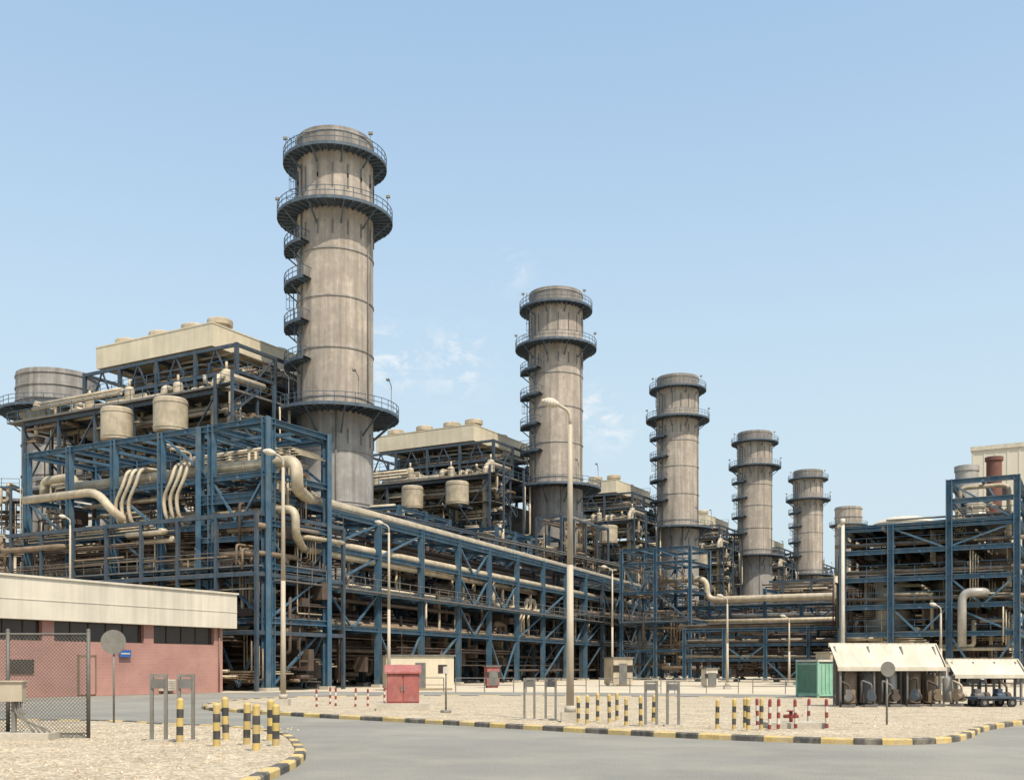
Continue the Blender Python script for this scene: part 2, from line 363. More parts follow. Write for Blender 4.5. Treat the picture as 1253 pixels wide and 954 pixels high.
# ------------------------------------------------------------------ boiler units (local x=along row, y=away from road)
def build_boiler():
    root=empty('heat_recovery_boiler',(0,0,0),ANG)
    s=MB();s.bx(-6.5,6.5,6.5,32,3,27)
    for y in range(7,33,2): 
        for sx in (-6.65,6.65): s.bx(min(sx,sx*.98),max(sx,sx*.98)+.01,y,y+.22,3,27)
    for z in (6,10,14,18,22,26): s.bx(-6.72,6.72,6.4,32.1,z,z+.25)
    s.bx(-4.5,4.5,3.4,6.4,6,24);s.bx(-4.2,4.2,32.1,41.5,3,15)
    s.obj('boiler_casing','casing',root)
    s=MB();ys=[6,12,18,24,30,36]
    for x in (-9,9):
        for y in ys: s.beam((x,y,0),(x,y,36.2 if y<31 else 30),.38)
        for z in (6,12,18,24,29.7,33.2,36): s.beam((x,6,z),(x,30 if z>30 else 36,z),.25,.36)
        for k in range(5):
            for z0,z1 in ((0,6),(6,12),(12,18),(18,24),(24,29.7)):
                if R.random()<.45:
                    a,b=(ys[k],ys[k+1]) if R.random()<.5 else (ys[k+1],ys[k]);s.beam((x,a,z0),(x,b,z1),.18)
        for k in range(4): 
            m=(ys[k]+ys[k+1])/2;s.beam((x,ys[k],30),(x,m,36),.16);s.beam((x,ys[k+1],30),(x,m,36),.16)
    for y in ys:
        for z in (6,12,18,24,29.7,33.2,36):
            if y<31 or z<30: s.beam((-9,y,z),(9,y,z),.25,.36)
        if y<31:
            for x in (-3,3): s.beam((x,y,30),(x,y,36.2),.28)
    for y in (6,12,18,24):
        s.beam((-9,y,30),(-3,y,36),.16);s.beam((9,y,30),(3,y,36),.16)
    for x in (-14,): 
        for y in (4,10,16,22,28,34): s.beam((x,y,0),(x,y,29.8),.34);s.beam((x,y,29.6),(-9,y,29.6),.25,.4);s.beam((x,y,22),(-9,y,22),.22,.35);s.beam((x,y,28.6),(-9,y,24.5),.18);s.beam((x,y,14),(-9,y,14),.22,.35)
        for z in (29.6,22,14,7): s.beam((x,4,z),(x,34,z),.25,.4)
        for k,y in enumerate((4,10,16,22,28)): s.beam((x,y,14),(x,y+6,22),.16);s.beam((x,y+6,22),(x,y,29.4),.16)
    for y in (7.8,15.7):
        for e in (-1.2,1.2): s.beam((-18,y+e,25.1),(-14,y+e,25.1),.2,.3);s.beam((-18,y+e,25.1),(-14,y+e,22.3),.16)
    s.obj('steel_frame','bluedark',root)
    s=MB()
    s.bx(-14.5,10,2.8,36.5,29.9,30.1);s.bx(-14.4,-6.7,3,34,25.9,26.0);s.bx(-14.4,-6.7,3,34,21.9,22.05);s.bx(-14.4,-6.7,3,34,14,14.12)
    s.obj('deck','steel',root)
    s=MB()
    s.rail([(-14.5,36.5,30.1),(-14.5,2.8,30.1),(10,2.8,30.1),(10,36.5,30.1)])
    for z in (22.05,14.1): s.rail([(-14.4,34,z),(-14.4,3,z),(-9,3,z)])
    s.rail([(9.3,9.6,38.8),(9.3,27.8,38.8)]);s.rail([(-9.2,6,33.4),(9.2,6,33.4)]);s.rail([(-9.2,6,33.4),(-9.2,29,33.4)])
    s.obj('handrail','blue',root)
    s=MB();s.bx(-9,9,6.2,29,33.3,33.4);s.obj('walkway','steel',root)
    s=MB();s.bx(-8.9,8.9,9.7,27.7,36.4,38.8)
    for k in range(7):
        z=36.42+k*.34;s.bx(-9.02,9.02,9.58,27.82,z,z+.27)
    s.obj('roof_enclosure','creamdull',root)
    s=MB();s.bx(-9.15,9.15,9.45,27.95,38.81,38.95);s.bx(-9.1,-9.03,9.5,27.9,36.4,38.8);s.bx(-9.0,9.1,9.5,9.57,36.4,38.8);s.obj('roof_edge','cream',root)
    for y in (11.2,15.2,20.4,26.0):
        s=MB();s.lathe((-6.2,y,38.95),[(1.15,0),(1.15,.6),(1.4,.6),(1.4,1.15),(1.2,1.3),(.02,1.45)],24,split=True);s.obj('roof_vent','pipe',root)
    s=MB();s.lathe((5,13,38.95),[(1.3,0),(1.3,1.2),(.02,1.4)],20,split=True);s.obj('roof_vent','pipe',root)
    for y,z,r in ((11,32.0,.85),(17,32.1,.95),(24,31.9,.85)):
        s=MB();s.cyl((-7.8,y,z),(7.8,y,z),r,n=18);s.cyl((-7.8,y,z),(-8.5,y,z),r,r*.45,n=18);s.cyl((7.8,y,z),(8.5,y,z),r,r*.45,n=18);s.obj('steam_drum','pipe3',root)
    for y,r in ((7.8,1.7),(15.7,1.6)):
        s=MB();s.lathe((-16.4,y,25.3),[(.05,0),(r*.9,0),(r,.15),(r,3.3),(r*.9,3.45),(.05,3.6)],28,split=True)
        for zz in (.4,2.9): s.lathe((-16.4,y,25.3+zz),[(r,0),(r+.05,0),(r+.05,.12),(r,.12)],28,split=True)
        s.obj('blowdown_tank','pipe',root)
    for y,h in ((5,2.2),(12,1.8),(19.5,2.3),(26,1.9)):
        s=MB();s.lathe((-11.5,y,30.1),[(.55,0),(.55,h),(.4,h+.25),(.05,h+.3)],14,split=True);s.cyl((-11.5,y,30+h+.3),(-11.5,y,30+h+1.2),.14,n=8);s.obj('vent_silencer','pipe',root)
    s=MB()
    clutter(s,-8.6,8.6,6.5,28,30.5,35.5,50,.06,.26)
    clutter(s,-13.9,-8,3,33,23,31.8,56,.07,.3)
    clutter(s,-13.9,-7.5,3,34,1,22,56,.08,.32)
    clutter(s,-8,8,1,6,6,32,16,.08,.26)
    for y in (9.9,11.0,18.5,19.7):
        s.tube([(-8,y,31.6),(-10.5,y,31.6),(-10.5,y,28.6),(-13.2,y,28.6),(-13.2,y,12)],.26,10)
    s.tube([(-6,5,32.0),(-12,5,32.0),(-13.2,5,31),(-13.2,5,6)],.38,12)
    s.tube([(-8,13,31.5),(-12.5,13,31.5),(-12.5,13,30.6),(-12.5,24,30.6)],.38,12)
    s.obj('pipework','pipe',root)
    s=MB()
    clutter(s,-8.6,8.6,6.5,28,30.3,35.8,50,.05,.18);clutter(s,-13.9,-7.5,3,34,2,29,80,.05,.2)
    boxes(s,-13.6,-8,4,33,1,21,50,.5,1.8);boxes(s,-8,8,7,28,30.3,35.5,46,.4,1.5)
    s.obj('auxiliary_equipment','pipe2',root)
    s=MB();s.bx(-5.5,5.5,11,26.5,30.3,35.7);boxes(s,-8.5,8,7,28,30.5,35.6,30,.3,1.2)  # dark box and blocks added to fill the interior with darkness behind the drums
    s.obj('dark_interior_fill','casing',root)
    s=MB()
    for k in range(10):
        z=k*3;x0,x1=(-14,-10) if k%2 else (-10,-14);s.beam((x0,1.5+(k%2),z),(x1,1.5+(k%2),z+3),.12,.3);s.rail([(x0,1.3+(k%2),z),(x1,1.3+(k%2),z+3)],1.,1.,.05)
        s.bx(-15 if k%2 else -10,-14 if k%2 else -9,.9,3,z+2.9,z+3)
    for x in (-15,-9):
        for y in (.8,3.1): s.beam((x,y,0),(x,y,31),.25)
    s.obj('staircase','bluedark',root)
    return root
bl=build_boiler();bl.location=AB(0,0)
top(bl,'steel-framed boiler with cream louvred roof enclosure, drums and blue decks','boiler','row of boilers behind the stacks')
for i in range(1,6): copy_thing(bl,AB(54*i,0))
def bypass():
    root=empty('bypass_stack',(0,0,0))
    s=MB();s.lathe((0,0,0),[(4.3,0),(4.3,33),(5.0,35.5),(5.0,39.3),(4.8,39.35),(4.8,37)],40,split=True);s.obj('shaft','stacklow',root)
    s=MB();s.cyl((0,0,37),(0,0,37.1),4.7,n=30);s.obj('dark_flue_disc','dark',root)  # disc coloured black in place of shade inside the bypass flue
    for z in (38.7,37.2,35.5,30,26,22):
        s=MB();r=5.0 if z>35 else 4.3
        s.lathe((0,0,z),[(r,0),(r+.12,0),(r+.12,.18),(r,.18)],40,split=True);s.obj('stiffening_ring','stacklow',root)
    s=MB();s.ringplat(4.4,7.0,34.4,n=36);s.obj('platform','platform',root)
    return root
bp=bypass();bp.location=AB(-2,44);top(bp,'short wide grey bypass stack with flared top and platform','chimney','bypass stacks at the turbine end')
for i in (1,2): copy_thing(bp,AB(54*i-2,44))
# ------------------------------------------------------------------ pipe racks
def rack(p0,d,xs,width,tiers,hs,label,colm='blue',seed=1,cw=.42,brace=.3,wid_rail=True):
    rr=random.Random(seed);d=V((d[0],d[1],0)).normalized();rz=math.atan2(d.y,d.x)
    root=empty('pipe_rack',p0,rz);top(root,label,'pipe rack')
    for x in xs:
        for y in (0,width):
            s=MB();h=hs(x);s.ibeam((x,y,.25),(x,y,h),cw,cw);s.box((x,y,.12),(cw*1.8,cw*1.8,.26),1);s.obj('column',[colm,'conc'],root)
    allz=sorted(set(tiers)|{hs(x)-.25 for x in xs})
    for z in allz:
        s=MB()
        for k,x in enumerate(xs):
            if hs(x)>=z: s.ibeam((x,.1,z),(x,width-.1,z),cw*.7,cw*.85)
            if k+1<len(xs) and min(hs(x),hs(xs[k+1]))>=z:
                for y in (0,width): s.ibeam((x+.1,y,z+.02),(xs[k+1]-.1,y,z+.02),cw*.6,cw*.8)
                m=(x+xs[k+1])/2;s.beam((m,.1,z-.03),(m,width-.1,z-.03),cw*.5)
        if s.v: s.obj('tier_beam',colm,root)
    s=MB()
    for k in range(len(xs)-1):
        for y in (0,width):
            zz=[0.3]+[z for z in allz if z<=min(hs(xs[k]),hs(xs[k+1]))]
            for i in range(len(zz)-1):
                if rr.random()<brace:
                    a,b=xs[k],xs[k+1];m=(a+b)/2
                    if rr.random()<.6:
                        s.beam((a,y,zz[i+1]),(m,y,zz[i]),.17);s.beam((b,y,zz[i+1]),(m,y,zz[i]),.17)
                    else: s.beam((a,y,zz[i]),(b,y,zz[i+1]),.17)
    for x in xs:
        if rr.random()<.4: s.beam((x,0,tiers[0]),(x,width,tiers[min(1,len(tiers)-1)]),.15)
    if s.v: s.obj('brace',colm,root)
    sgn=1 if width>0 else -1
    if wid_rail:
        s=MB()
        for z in tiers[1:2]:
            s.bx(xs[0],xs[-1],min(-.95*sgn,-.25*sgn),max(-.95*sgn,-.25*sgn),z-.05,z+.05);s.rail([(xs[0],-.95*sgn,z),(xs[-1],-.95*sgn,z)],1.1,2.,.05)
        s.obj('walkway','steel',root)
    s=MB();L0,L1=xs[0],xs[-1]
    for z in tiers:
        for _ in range(2):
            y=rr.uniform(.4,abs(width)-.4)*sgn;a=L0+rr.random()*.3*(L1-L0);b=L1-rr.random()*.3*(L1-L0);s.bx(a,b,y-.22,y+.22,z+.75,z+.87)
        for _ in range(4):
            y=rr.uniform(.2,abs(width)-.2)*sgn;s.beam((L0,y,z+rr.uniform(.3,.6)),(L1,y,z+rr.uniform(.3,.6)),.09)
    s.obj('cable_tray','steel',root)
    return root,rz
def pipe(pts,r,m,label,loc=(0,0,0),rz=0,bend=None,group=None,bands=6):
    s=MB();s.tube(pts,r,12,bend=bend,bands=bands);o=s.obj('pipe',m,None,loc,rz);top(o,label,'pipe',group);return o
PL={'pipe':'cream clad pipe running along the steel rack','pipe2':'dusty brown clad pipe lying on the rack','pipe3':'silver clad pipe lying on the rack','brown':'dark brown primed pipe lying on the rack','bluedark':'blue painted pipe lying on the rack'}
def runpipes(loc,rz,x0,x1,width,tiers,n,seed,group,rmax=.34,mats=('pipe','pipe2','pipe2','pipe3','brown','brown')):
    rr=random.Random(seed)
    for z in tiers:
        y=.4
        while y<width-.4:
            r=.09+(rmax-.09)*rr.random()**1.6
            if rr.random()<n:
                a=x0+ (rr.uniform(0,.35)*(x1-x0) if rr.random()<.5 else 0);b=x1-(rr.uniform(0,.4)*(x1-x0) if rr.random()<.45 else 0)
                zc=z+.2+r;pts=[(a,y,zc),(b,y,zc)]
                if rr.random()<.4: pts=[(a,y,zc),(b,y,zc),(b,y,max(.5,zc-rr.uniform(2,5)))]
                if rr.random()<.3 and b-a>30:
                    m=(a+b)/2+rr.uniform(-6,6);pts=[(a,y,zc),(m-1.5,y,zc),(m-1.5,y,zc+1.3),(m+1.5,y,zc+1.3),(m+1.5,y,zc),(b,y,zc)]
                mm=rr.choice(mats);pipe(pts,r,mm,PL[mm],loc,rz,group=group)
            y+=r*2+rr.uniform(.2,.6)
C0=V((-18.1,77,0));Rv=V((.384,.9233,0)).normalized();Rp=V((-Rv.y,Rv.x,0))
def Lp(dist,off,z): return C0+W*dist+U*off+V((0,0,z))
def Rp_(s_,off,z): return C0+Rv*s_+Rp*off+V((0,0,z))
step=5.43
r1,rz1=rack(C0,W,[i*step for i in range(6)],-7,[5.2,9.2,12.4,16.0],lambda x:20.2,'tall blue steel pipe rack carrying cream pipes beside the brick building',seed=3,cw=.5,brace=.5)
rr=random.Random(4)
for z in (5.2,9.2,12.4,16.0):
    for y in (-.8,-1.9,-3.0,-4.2,-5.6):
        if z>15 and y>-3: continue
        r=rr.uniform(.1,.28);mm=rr.choice(['pipe','pipe2','brown','pipe2','brown']);pipe([(rr.uniform(-1,6),y,z+.3+r),(27+rr.uniform(-9,6),y,z+.3+r)],r,mm,PL[mm],C0,rz1,group='pipes on the tall rack')
s=MB();clutter(s,0,27,-6.8,-.6,1,19,44,.05,.2,along=.25);o=s.obj('pipe_manifold','pipe',None,C0,rz1);top(o,'cream small-bore pipework threaded through the tall rack','pipes')
s=MB();clutter(s,0,27,-6.8,-1,1,16,90,.05,.2,along=.25);boxes(s,0,27,-6,-1.5,.6,15,90,.4,1.6);o=s.obj('pipe_manifold','brown',None,C0,rz1);top(o,'dark small-bore pipework and valves inside the tall rack','pipes')
s=MB()
for z in (5.2,9.2,12.4): s.bx(0,27.1,-6.8,-3.5,z+.22,z+.27)
s.obj('deck','steel',r1)
def wp(pts,r,m,label,bend=None): return pipe(pts,r,m,label,bend=bend)
wp([Lp(23,1.2,17.0),Lp(-1.9,1.2,17.0),Lp(-1.9,1.2,14.9),Rp_(6,.3,15.0),Rp_(106,.7,15.0)],.46,'pipe','large cream main pipe turning down at the rack corner',bend=1.35)
wp([Lp(26,-1.1,15.9),Lp(17,-1.1,15.9),Lp(15.2,-1.1,14.2),Lp(15.2,.8,13.3),Lp(15,3,13.3)],.34,'pipe','cream pipe projecting in front of the rack columns',bend=1.3)
wp([Lp(15,1.4,13.5),Lp(-1.6,1.4,13.5),Lp(-1.6,1.4,11.6),Rp_(5,.2,11.0),Rp_(60,1.2,11.0)],.32,'pipe','cream pipe with double elbow at the rack corner',bend=.9)
wp([Lp(29,3,17.1),Lp(29,3,18.4),Lp(25,3,18.4),Lp(25,3,17.0),Lp(23,1.2,17.0)],.42,'pipe','cream pipe expansion loop above the rack',bend=.9)
for k,dd in enumerate((8.2,8.9,9.6,13.6,14.4,15.1)):
    wp([Lp(dd,3.5,17.9),Lp(dd,.3,17.7),Lp(dd-.1,-.2,16.4),Lp(dd+.9,-.2,14.9),Lp(dd+.6,-.1,13.2),Lp(dd+.6,2,12.8)],.15,'pipe','cream S-bend branch pipe hanging off the rack',bend=.7)
xs=[0,7.3,15.8,24,32.2,40,48,56.5,65,73,81,89,97,106]
r2,rz2=rack(C0+Rv*.6,Rv,xs,6.5,[5.0,8.2,11.4,14.3],lambda x:20.1 if x<8 else 14.9,'long blue steel pipe rack running away along the plant',seed=8,cw=.48,brace=.4)
runpipes(C0,rz2,1,104,6.3,[5.0,8.2,11.4],.72,11,'pipes on the long rack')
runpipes(C0+Rp*1.5,rz2,10,104,4.8,[14.3],.6,12,'pipes on the long rack',.22)
s=MB();clutter(s,0,100,.5,6,.5,14,110,.05,.22,along=.1);boxes(s,0,100,1.5,6,.6,13,130,.4,1.6);o=s.obj('pipe_manifold','brown',None,C0,rz2);top(o,'dark drop lines and valves inside the long rack','pipes')
s=MB()
for _ in range(34):
    x=R.uniform(8,100);y=R.uniform(.3,2.5);z0=R.choice((5.2,8.4));r=R.uniform(.1,.26)
    s.tube([(x,y,z0+3.4),(x,y,z0+.3),(x+R.choice((-1,1))*R.uniform(1,2.5),y,z0+.3),(x+R.choice((-1,1))*1.6,y+1.5,z0+.3)],r,10)
o=s.obj('pipe_manifold','pipe',None,C0,rz2);top(o,'cream vertical branch pipes dropping between rack tiers','pipes')
r3,rz3=rack(AB(-24,-11.5),U,[i*7 for i in range(16)],5,[5,9,13,17],lambda x:17.3 if x<40 else 14,'inner blue steel pipe rack in front of the stacks',colm='bluedark',seed=21,cw=.4,brace=.4)
runpipes(AB(-24,-11.5),rz3,0,105,4.8,[5,9,13],.7,31,'pipes on the inner rack')
runpipes(AB(-24,-11.5),rz3,-2,40,4.8,[17],.6,32,'pipes on the inner rack')
r4,rz4=rack(AB(96,-14),U,[i*8 for i in range(19)],5,[5,9,13],lambda x:13.3,'distant blue steel pipe rack along the far stacks',colm='bluedark',seed=22,cw=.4,brace=.4)
runpipes(AB(96,-14),rz4,0,144,4.8,[5,9,13],.6,33,'pipes on the far rack')
cx=V((43.5,139,0))
r5,rz5=rack(cx,W,[0,5,10,15,20,25],-6,[3.6,6,8.4,10.2],lambda x:12.6 if x in(10,25) else 10.4,'blue steel cross rack carrying a large cream pipe',seed=23,cw=.45,brace=.35,wid_rail=False)
rr=random.Random(9)
for z in (3.6,6,8.4):
    for y in (-.7,-1.5,-2.3,-3.1,-4.3,-5.2):
        r=rr.uniform(.12,.3);mm=rr.choice(['pipe','pipe2','pipe','pipe3']);pipe([(-3,y,z+.3+r),(25,y,z+.3+r)],r,mm,PL[mm],cx,rz5,group='pipes on the cross rack')
pipe([(-9,.9,9),(-9,.9,11.2),(18,.9,11.2),(18,.9,14.2),(25,.9,14.2)],.46,'pipe','large cream pipe on top of the cross rack',cx,rz5,bend=1.4)
pipe([(-4,.7,8.2),(22,.7,8.2)],.25,'pipe','second cream pipe along the face of the cross rack',cx,rz5)
s=MB();clutter(s,0,25,-6,-.3,.5,10,50,.05,.18);boxes(s,0,25,-5,-1,.6,9,50,.4,1.3);o=s.obj('pipe_manifold','brown',None,cx,rz5);top(o,'dark small pipework inside the cross rack','pipes')
s=MB();
for z in (3.6,6,8.4): s.bx(0,25,-5.8,-2,z+.28,z+.33)
s.obj('deck','steel',r5)
cx2=V((38.5,118,0))
r8,rz8=rack(cx2,W,[0,5,10,15,20],-5,[2.6,4.4,6.2],lambda x:6.5,'low blue steel rack in front of the cross rack',seed=29,cw=.38,brace=.2,wid_rail=False)
for z in (2.6,4.4,6.2):
    for y in (-.7,-1.6,-2.6,-3.6):
        r=rr.uniform(.1,.24);mm=rr.choice(['pipe','pipe2','brown','pipe3']);pipe([(-2,y,z+.3+r),(21,y,z+.3+r)],r,mm,PL[mm],cx2,rz8,group='pipes on the low cross rack')
s=MB();clutter(s,0,20,-5,-.3,.5,6,40,.05,.16);boxes(s,0,20,-4.5,-1,.5,5,40,.4,1.3);o=s.obj('pipe_manifold','brown',None,cx2,rz8);top(o,'dark valves and drop lines in the low rack','pipes')
r6,rz6=rack(V((24,141,0)),W,[0,5,10],-8,[4,8,12,16],lambda x:18.2,'blue steel tower frame where the racks meet',seed=24,cw=.42,brace=.6)
s=MB();clutter(s,0,10,-8,0,1,16,40,.06,.24);o=s.obj('pipe_manifold','pipe2',None,V((24,141,0)),rz6);top(o,'dusty tangle of manifold pipes inside the tower frame','pipes')
for (s0,h,sd) in ((34,19,41),(60,20,42),(78,21,43)):
    p=Rp_(s0,7.5,0);q,rzq=rack(p,Rv,[0,6,12],6,[6,10.5,15],lambda x,h=h:h,'blue steel frame holding pipe bends above the rack',seed=sd,cw=.42,brace=.5)
    s=MB();clutter(s,0,12,0,6,8,h,26,.08,.3);o=s.obj('pipe_manifold','pipe',None,p,rzq);top(o,'cream pipe bends inside the blue frame','pipes')
def process(loc,rz,L_,Wd,H,n,label):
    root=empty('process_skid',loc,rz);top(root,label,'plant equipment')
    s=MB();clutter(s,0,L_,0,Wd,.6,H,n,.05,.24);s.obj('pipework','pipe2',root)
    s=MB();clutter(s,0,L_,0,Wd,.6,H,n//2,.06,.3);s.obj('pipework','pipe',root)
    s=MB();clutter(s,0,L_,0,Wd,.6,H,n,.05,.16);boxes(s,.5,L_-.5,.5,Wd-.5,.8,H*.8,n,.5,2.0);s.obj('valve_housing','brown',root)
    s=MB()
    k=0
    while k<=L_:
        for y in (0,Wd): s.beam((k,y,0),(k,y,H),.26)
        for z in (H*.33,H*.66,H): s.beam((k,0,z),(k,Wd,z),.2,.3)
        k+=4
    for z in (H*.33,H*.66,H):
        for y in (0,Wd): s.beam((0,y,z),(L_,y,z),.2,.3)
        s.rail([(0,0,z),(L_,0,z)],1.1,2,.05)
    s.obj('steel_frame','bluedark',root)
    s=MB()
    for z in (H*.33,H*.66): s.bx(.5,L_-.5,Wd*.45,Wd,z+.15,z+.2)
    s.obj('deck','steel',root)
    return root
process(Lp(0,9,0),rz1,30,10,13,70,'dense pipework skid with blue frame behind the tall rack')
process(V((-78,128,0)),.1,17,12,24,110,'tall dark decked plant structure beside the bypass stack')
process(V((-66,112,0)),.1,14,10,15,60,'dark decked pipework beside the tall rack')
process(AB(-22,-6),ANG,20,9,10,50,'dense pipework skid beside the first stack')
for i in range(5):
    process(AB(8+54*i,-6 if i<2 else -8),ANG,34,9,12-i*.3,60,'dense pipework skid with blue frame between two stacks')
for i in range(5):
    process(AB(12+54*i,6),ANG,30,14,17,55,'stacked pipework and blue decks between two boilers')
process(AB(40,-8),ANG,16,4,23,44,'decked steelwork wrapped around the second stack base')
for (s0,n) in ((12,30),(34,30),(58,30),(82,30)):
    process(Rp_(s0,8.5,0),rz2,18,7,8,40,'low pump and pipework skid behind the long rack')
def vessel(loc,r,z0,z1,m,label,legs=True):
    root=empty('pressure_vessel',loc);top(root,label,'tank')
    s=MB();h=z1-z0;s.lathe((0,0,z0),[(.05,-r*.5),(r*.6,-r*.35),(r,0),(r,h),(r*.85,h+r*.3),(r*.4,h+r*.5),(.03,h+r*.55)],24)
    s.obj('shell',m,root)
    for z in (z0+.3,z0+h*.5,z1-.3):
        s=MB();s.lathe((0,0,z),[(r,0),(r+.05,0),(r+.05,.14),(r,.14)],24,split=True);s.obj('band','steel',root)
    s=MB()
    for k in range(4):
        t=k*math.pi/2+.5;s.beam((math.cos(t)*r*.8,math.sin(t)*r*.8,0),(math.cos(t)*r*.8,math.sin(t)*r*.8,z0+.5),.25)
    s.obj('leg','bluedark',root)
for loc,r,z0,z1,m in ((AB(-20,-2),1.4,3,10,'pipe3'),(AB(-17,4),1.6,4,17,'pipe3'),(AB(-20,16),2.0,4,19,'pipe3'),(AB(20,-9),1.4,2,8,'pipe'),(AB(30,-2),1.6,3,13,'pipe3'),
    (AB(75,-3),1.7,3,14,'pipe'),(AB(88,-3),1.5,3,12,'pipe3'),(AB(130,-4),1.9,3,14,'pipe'),(AB(180,-4),1.9,3,14,'pipe')):
    vessel(loc,r,z0,z1,m,'upright clad pressure vessel standing on legs amid the pipework')
# ------------------------------------------------------------------ right hand plant
rc=V((44.9,93.0,0))
r7,rz7=rack(rc,W,[0,5.6,10.7,15.1],-12,[4.8,7.4,10.0,12.6,14.8],lambda x:18.9 if x<6 else 15.2,'large blue steel process structure with a taller end tower',seed=51,cw=.55,brace=.35,wid_rail=False)
s=MB()
for z in (16.9,): 
    for y in (0,-12): s.ibeam((.1,y,z),(5.5,y,z),.3,.45)
    for x in (0,5.6): s.ibeam((x,-.1,z),(x,-11.9,z),.3,.45)
s.beam((0,0,14.9),(5.6,0,18.6),.15);s.beam((5.6,0,12.8),(0,0,14.7),.15);s.obj('brace','blue',r7)
s=MB();clutter(s,0.3,15,-11.5,-1,1,14.5,110,.05,.24,along=.3);boxes(s,.5,14.5,-11,-2,1,14,50,.5,1.8);o=s.obj('pipe_manifold','brown',None,rc,rz7);top(o,'dusty brown pipework filling the process structure','pipes')
s=MB();clutter(s,0.3,15,-11,-.5,1,14.8,60,.05,.24,along=.3);clutter(s,0.3,5.3,-11,-.5,12,17.5,16,.05,.2);o=s.obj('pipe_manifold','pipe',None,rc,rz7);top(o,'cream pipework filling the process structure','pipes')
for z in (13.1,10.5,7.9): pipe([(-2,-.9,z+.3),(16,-.9,z+.3)],.2,'pipe2','brown clad pipe across the front of the structure',rc,rz7,group='pipes on the process structure')
pipe([(4.4,1.1,3.6),(4.4,1.1,8.5),(2.6,1.1,8.5),(2.6,-1,8.5)],.38,'pipe3','silver pipe elbow standing before the structure',rc,rz7,bend=1.)
pipe([(.7,-1,9),(.7,-1,18.2),(4.8,-1,18.2),(4.8,-1.,17)],.2,'pipe','cream pipe rising and crossing the top of the tower',rc,rz7,bend=.7)
s=MB();
for z in (4.8,7.4,10.0,12.6,14.8): s.bx(0,15.1,-11.5,-1,z+.22,z+.27)
o=s.obj('deck','steel',r7)
s=MB()
for z in (4.8,7.4,10.0,12.6): s.rail([(0,-.3,z+.3),(15.1,-.3,z+.3)],1.1,2,.05)
s.rail([(0,-.3,15.1),(5.6,-.3,15.1)],1.1,2,.05)
s.obj('handrail','blue',r7)
vessel(V((43,104,0)),2.0,5,15,'pipe3','tall silver vessel behind the process structure')
vessel(V((37.0,103,0)),2.2,4,10.5,'pipe3','wide silver vessel behind the process structure')
s=MB();s.lathe((0,0,0),[(.8,0),(.8,24.4),(.95,24.4),(.95,24.8),(.7,24.8),(.7,22.5)],20,split=True);o=s.obj('exhaust_pipe','rust',None,V((53.0,115,0)));top(o,'red oxide exhaust pipe rising above the structure','exhaust')
root=empty('vent_silencer',V((50.0,115,0)));top(root,'squat beige vent silencer above the structure','vent')
s=MB();s.lathe((0,0,0),[(1.2,0),(1.2,23.2),(1.3,23.2),(1.3,23.8),(.02,24.0)],20,split=True);s.obj('shell','pipe3',root)
s=MB();s.lathe((0,0,20),[(1.22,0),(1.4,0),(1.4,.3),(1.22,.3)],20);s.obj('band','steel',root)
def tank(loc,r,h,label):
    root=empty('storage_tank',loc);top(root,label,'tank')
    s=MB();s.lathe((0,0,0),[(r,0),(r,h)],32);s.obj('shell','beige',root)
    s=MB();s.lathe((0,0,h),[(r+.1,0),(r*.9,r*.1),(r*.6,r*.2),(r*.2,r*.26),(.02,r*.27)],32);s.obj('roof','white',root)
tank(V((60,160,0)),4.5,23.6,'beige storage tank with domed white roof')
tank(V((69,158,0)),3.2,24.4,'smaller beige storage tank with domed roof')
root=empty('industrial_building',V((88,200,0)),ANG-math.pi/2);top(root,'large plain beige turbine building behind the structure','building')
s=MB();s.bx(0,40,0,40,0,43.0)
for k in range(20): s.bx(-.08,.0,k*2,k*2+.3,0,42.9);s.bx(k*2,k*2+.3,-.08,0,0,42.9)
s.obj('wall','beige',root)
s=MB();s.bx(-.3,40.3,-.3,40.3,43.01,43.8);s.obj('roof_parapet','white',root)
for k in range(4):
    s=MB();s.bx(3+k*9,6+k*9,-.12,-.09,34,36);s.obj('window','glass',root)
process(V((60,118,0)),rz7,20,12,14,80,'pipework and decks behind the process structure')
process(V((62,150,0)),rz7,22,12,14,80,'far pipework and decks')
s=MB();s.cyl((0,0,0),(0,0,15.3),.2,.17,n=12);s.cyl((0,0,0),(0,0,.5),.5,n=12);s.cyl((0,0,15.3),(0,0,15.8),.23,.23,n=12)
o=s.obj('vent_post','white',None,V((31.3,99,0)));top(o,'plain white vent post standing beside the structure','post')
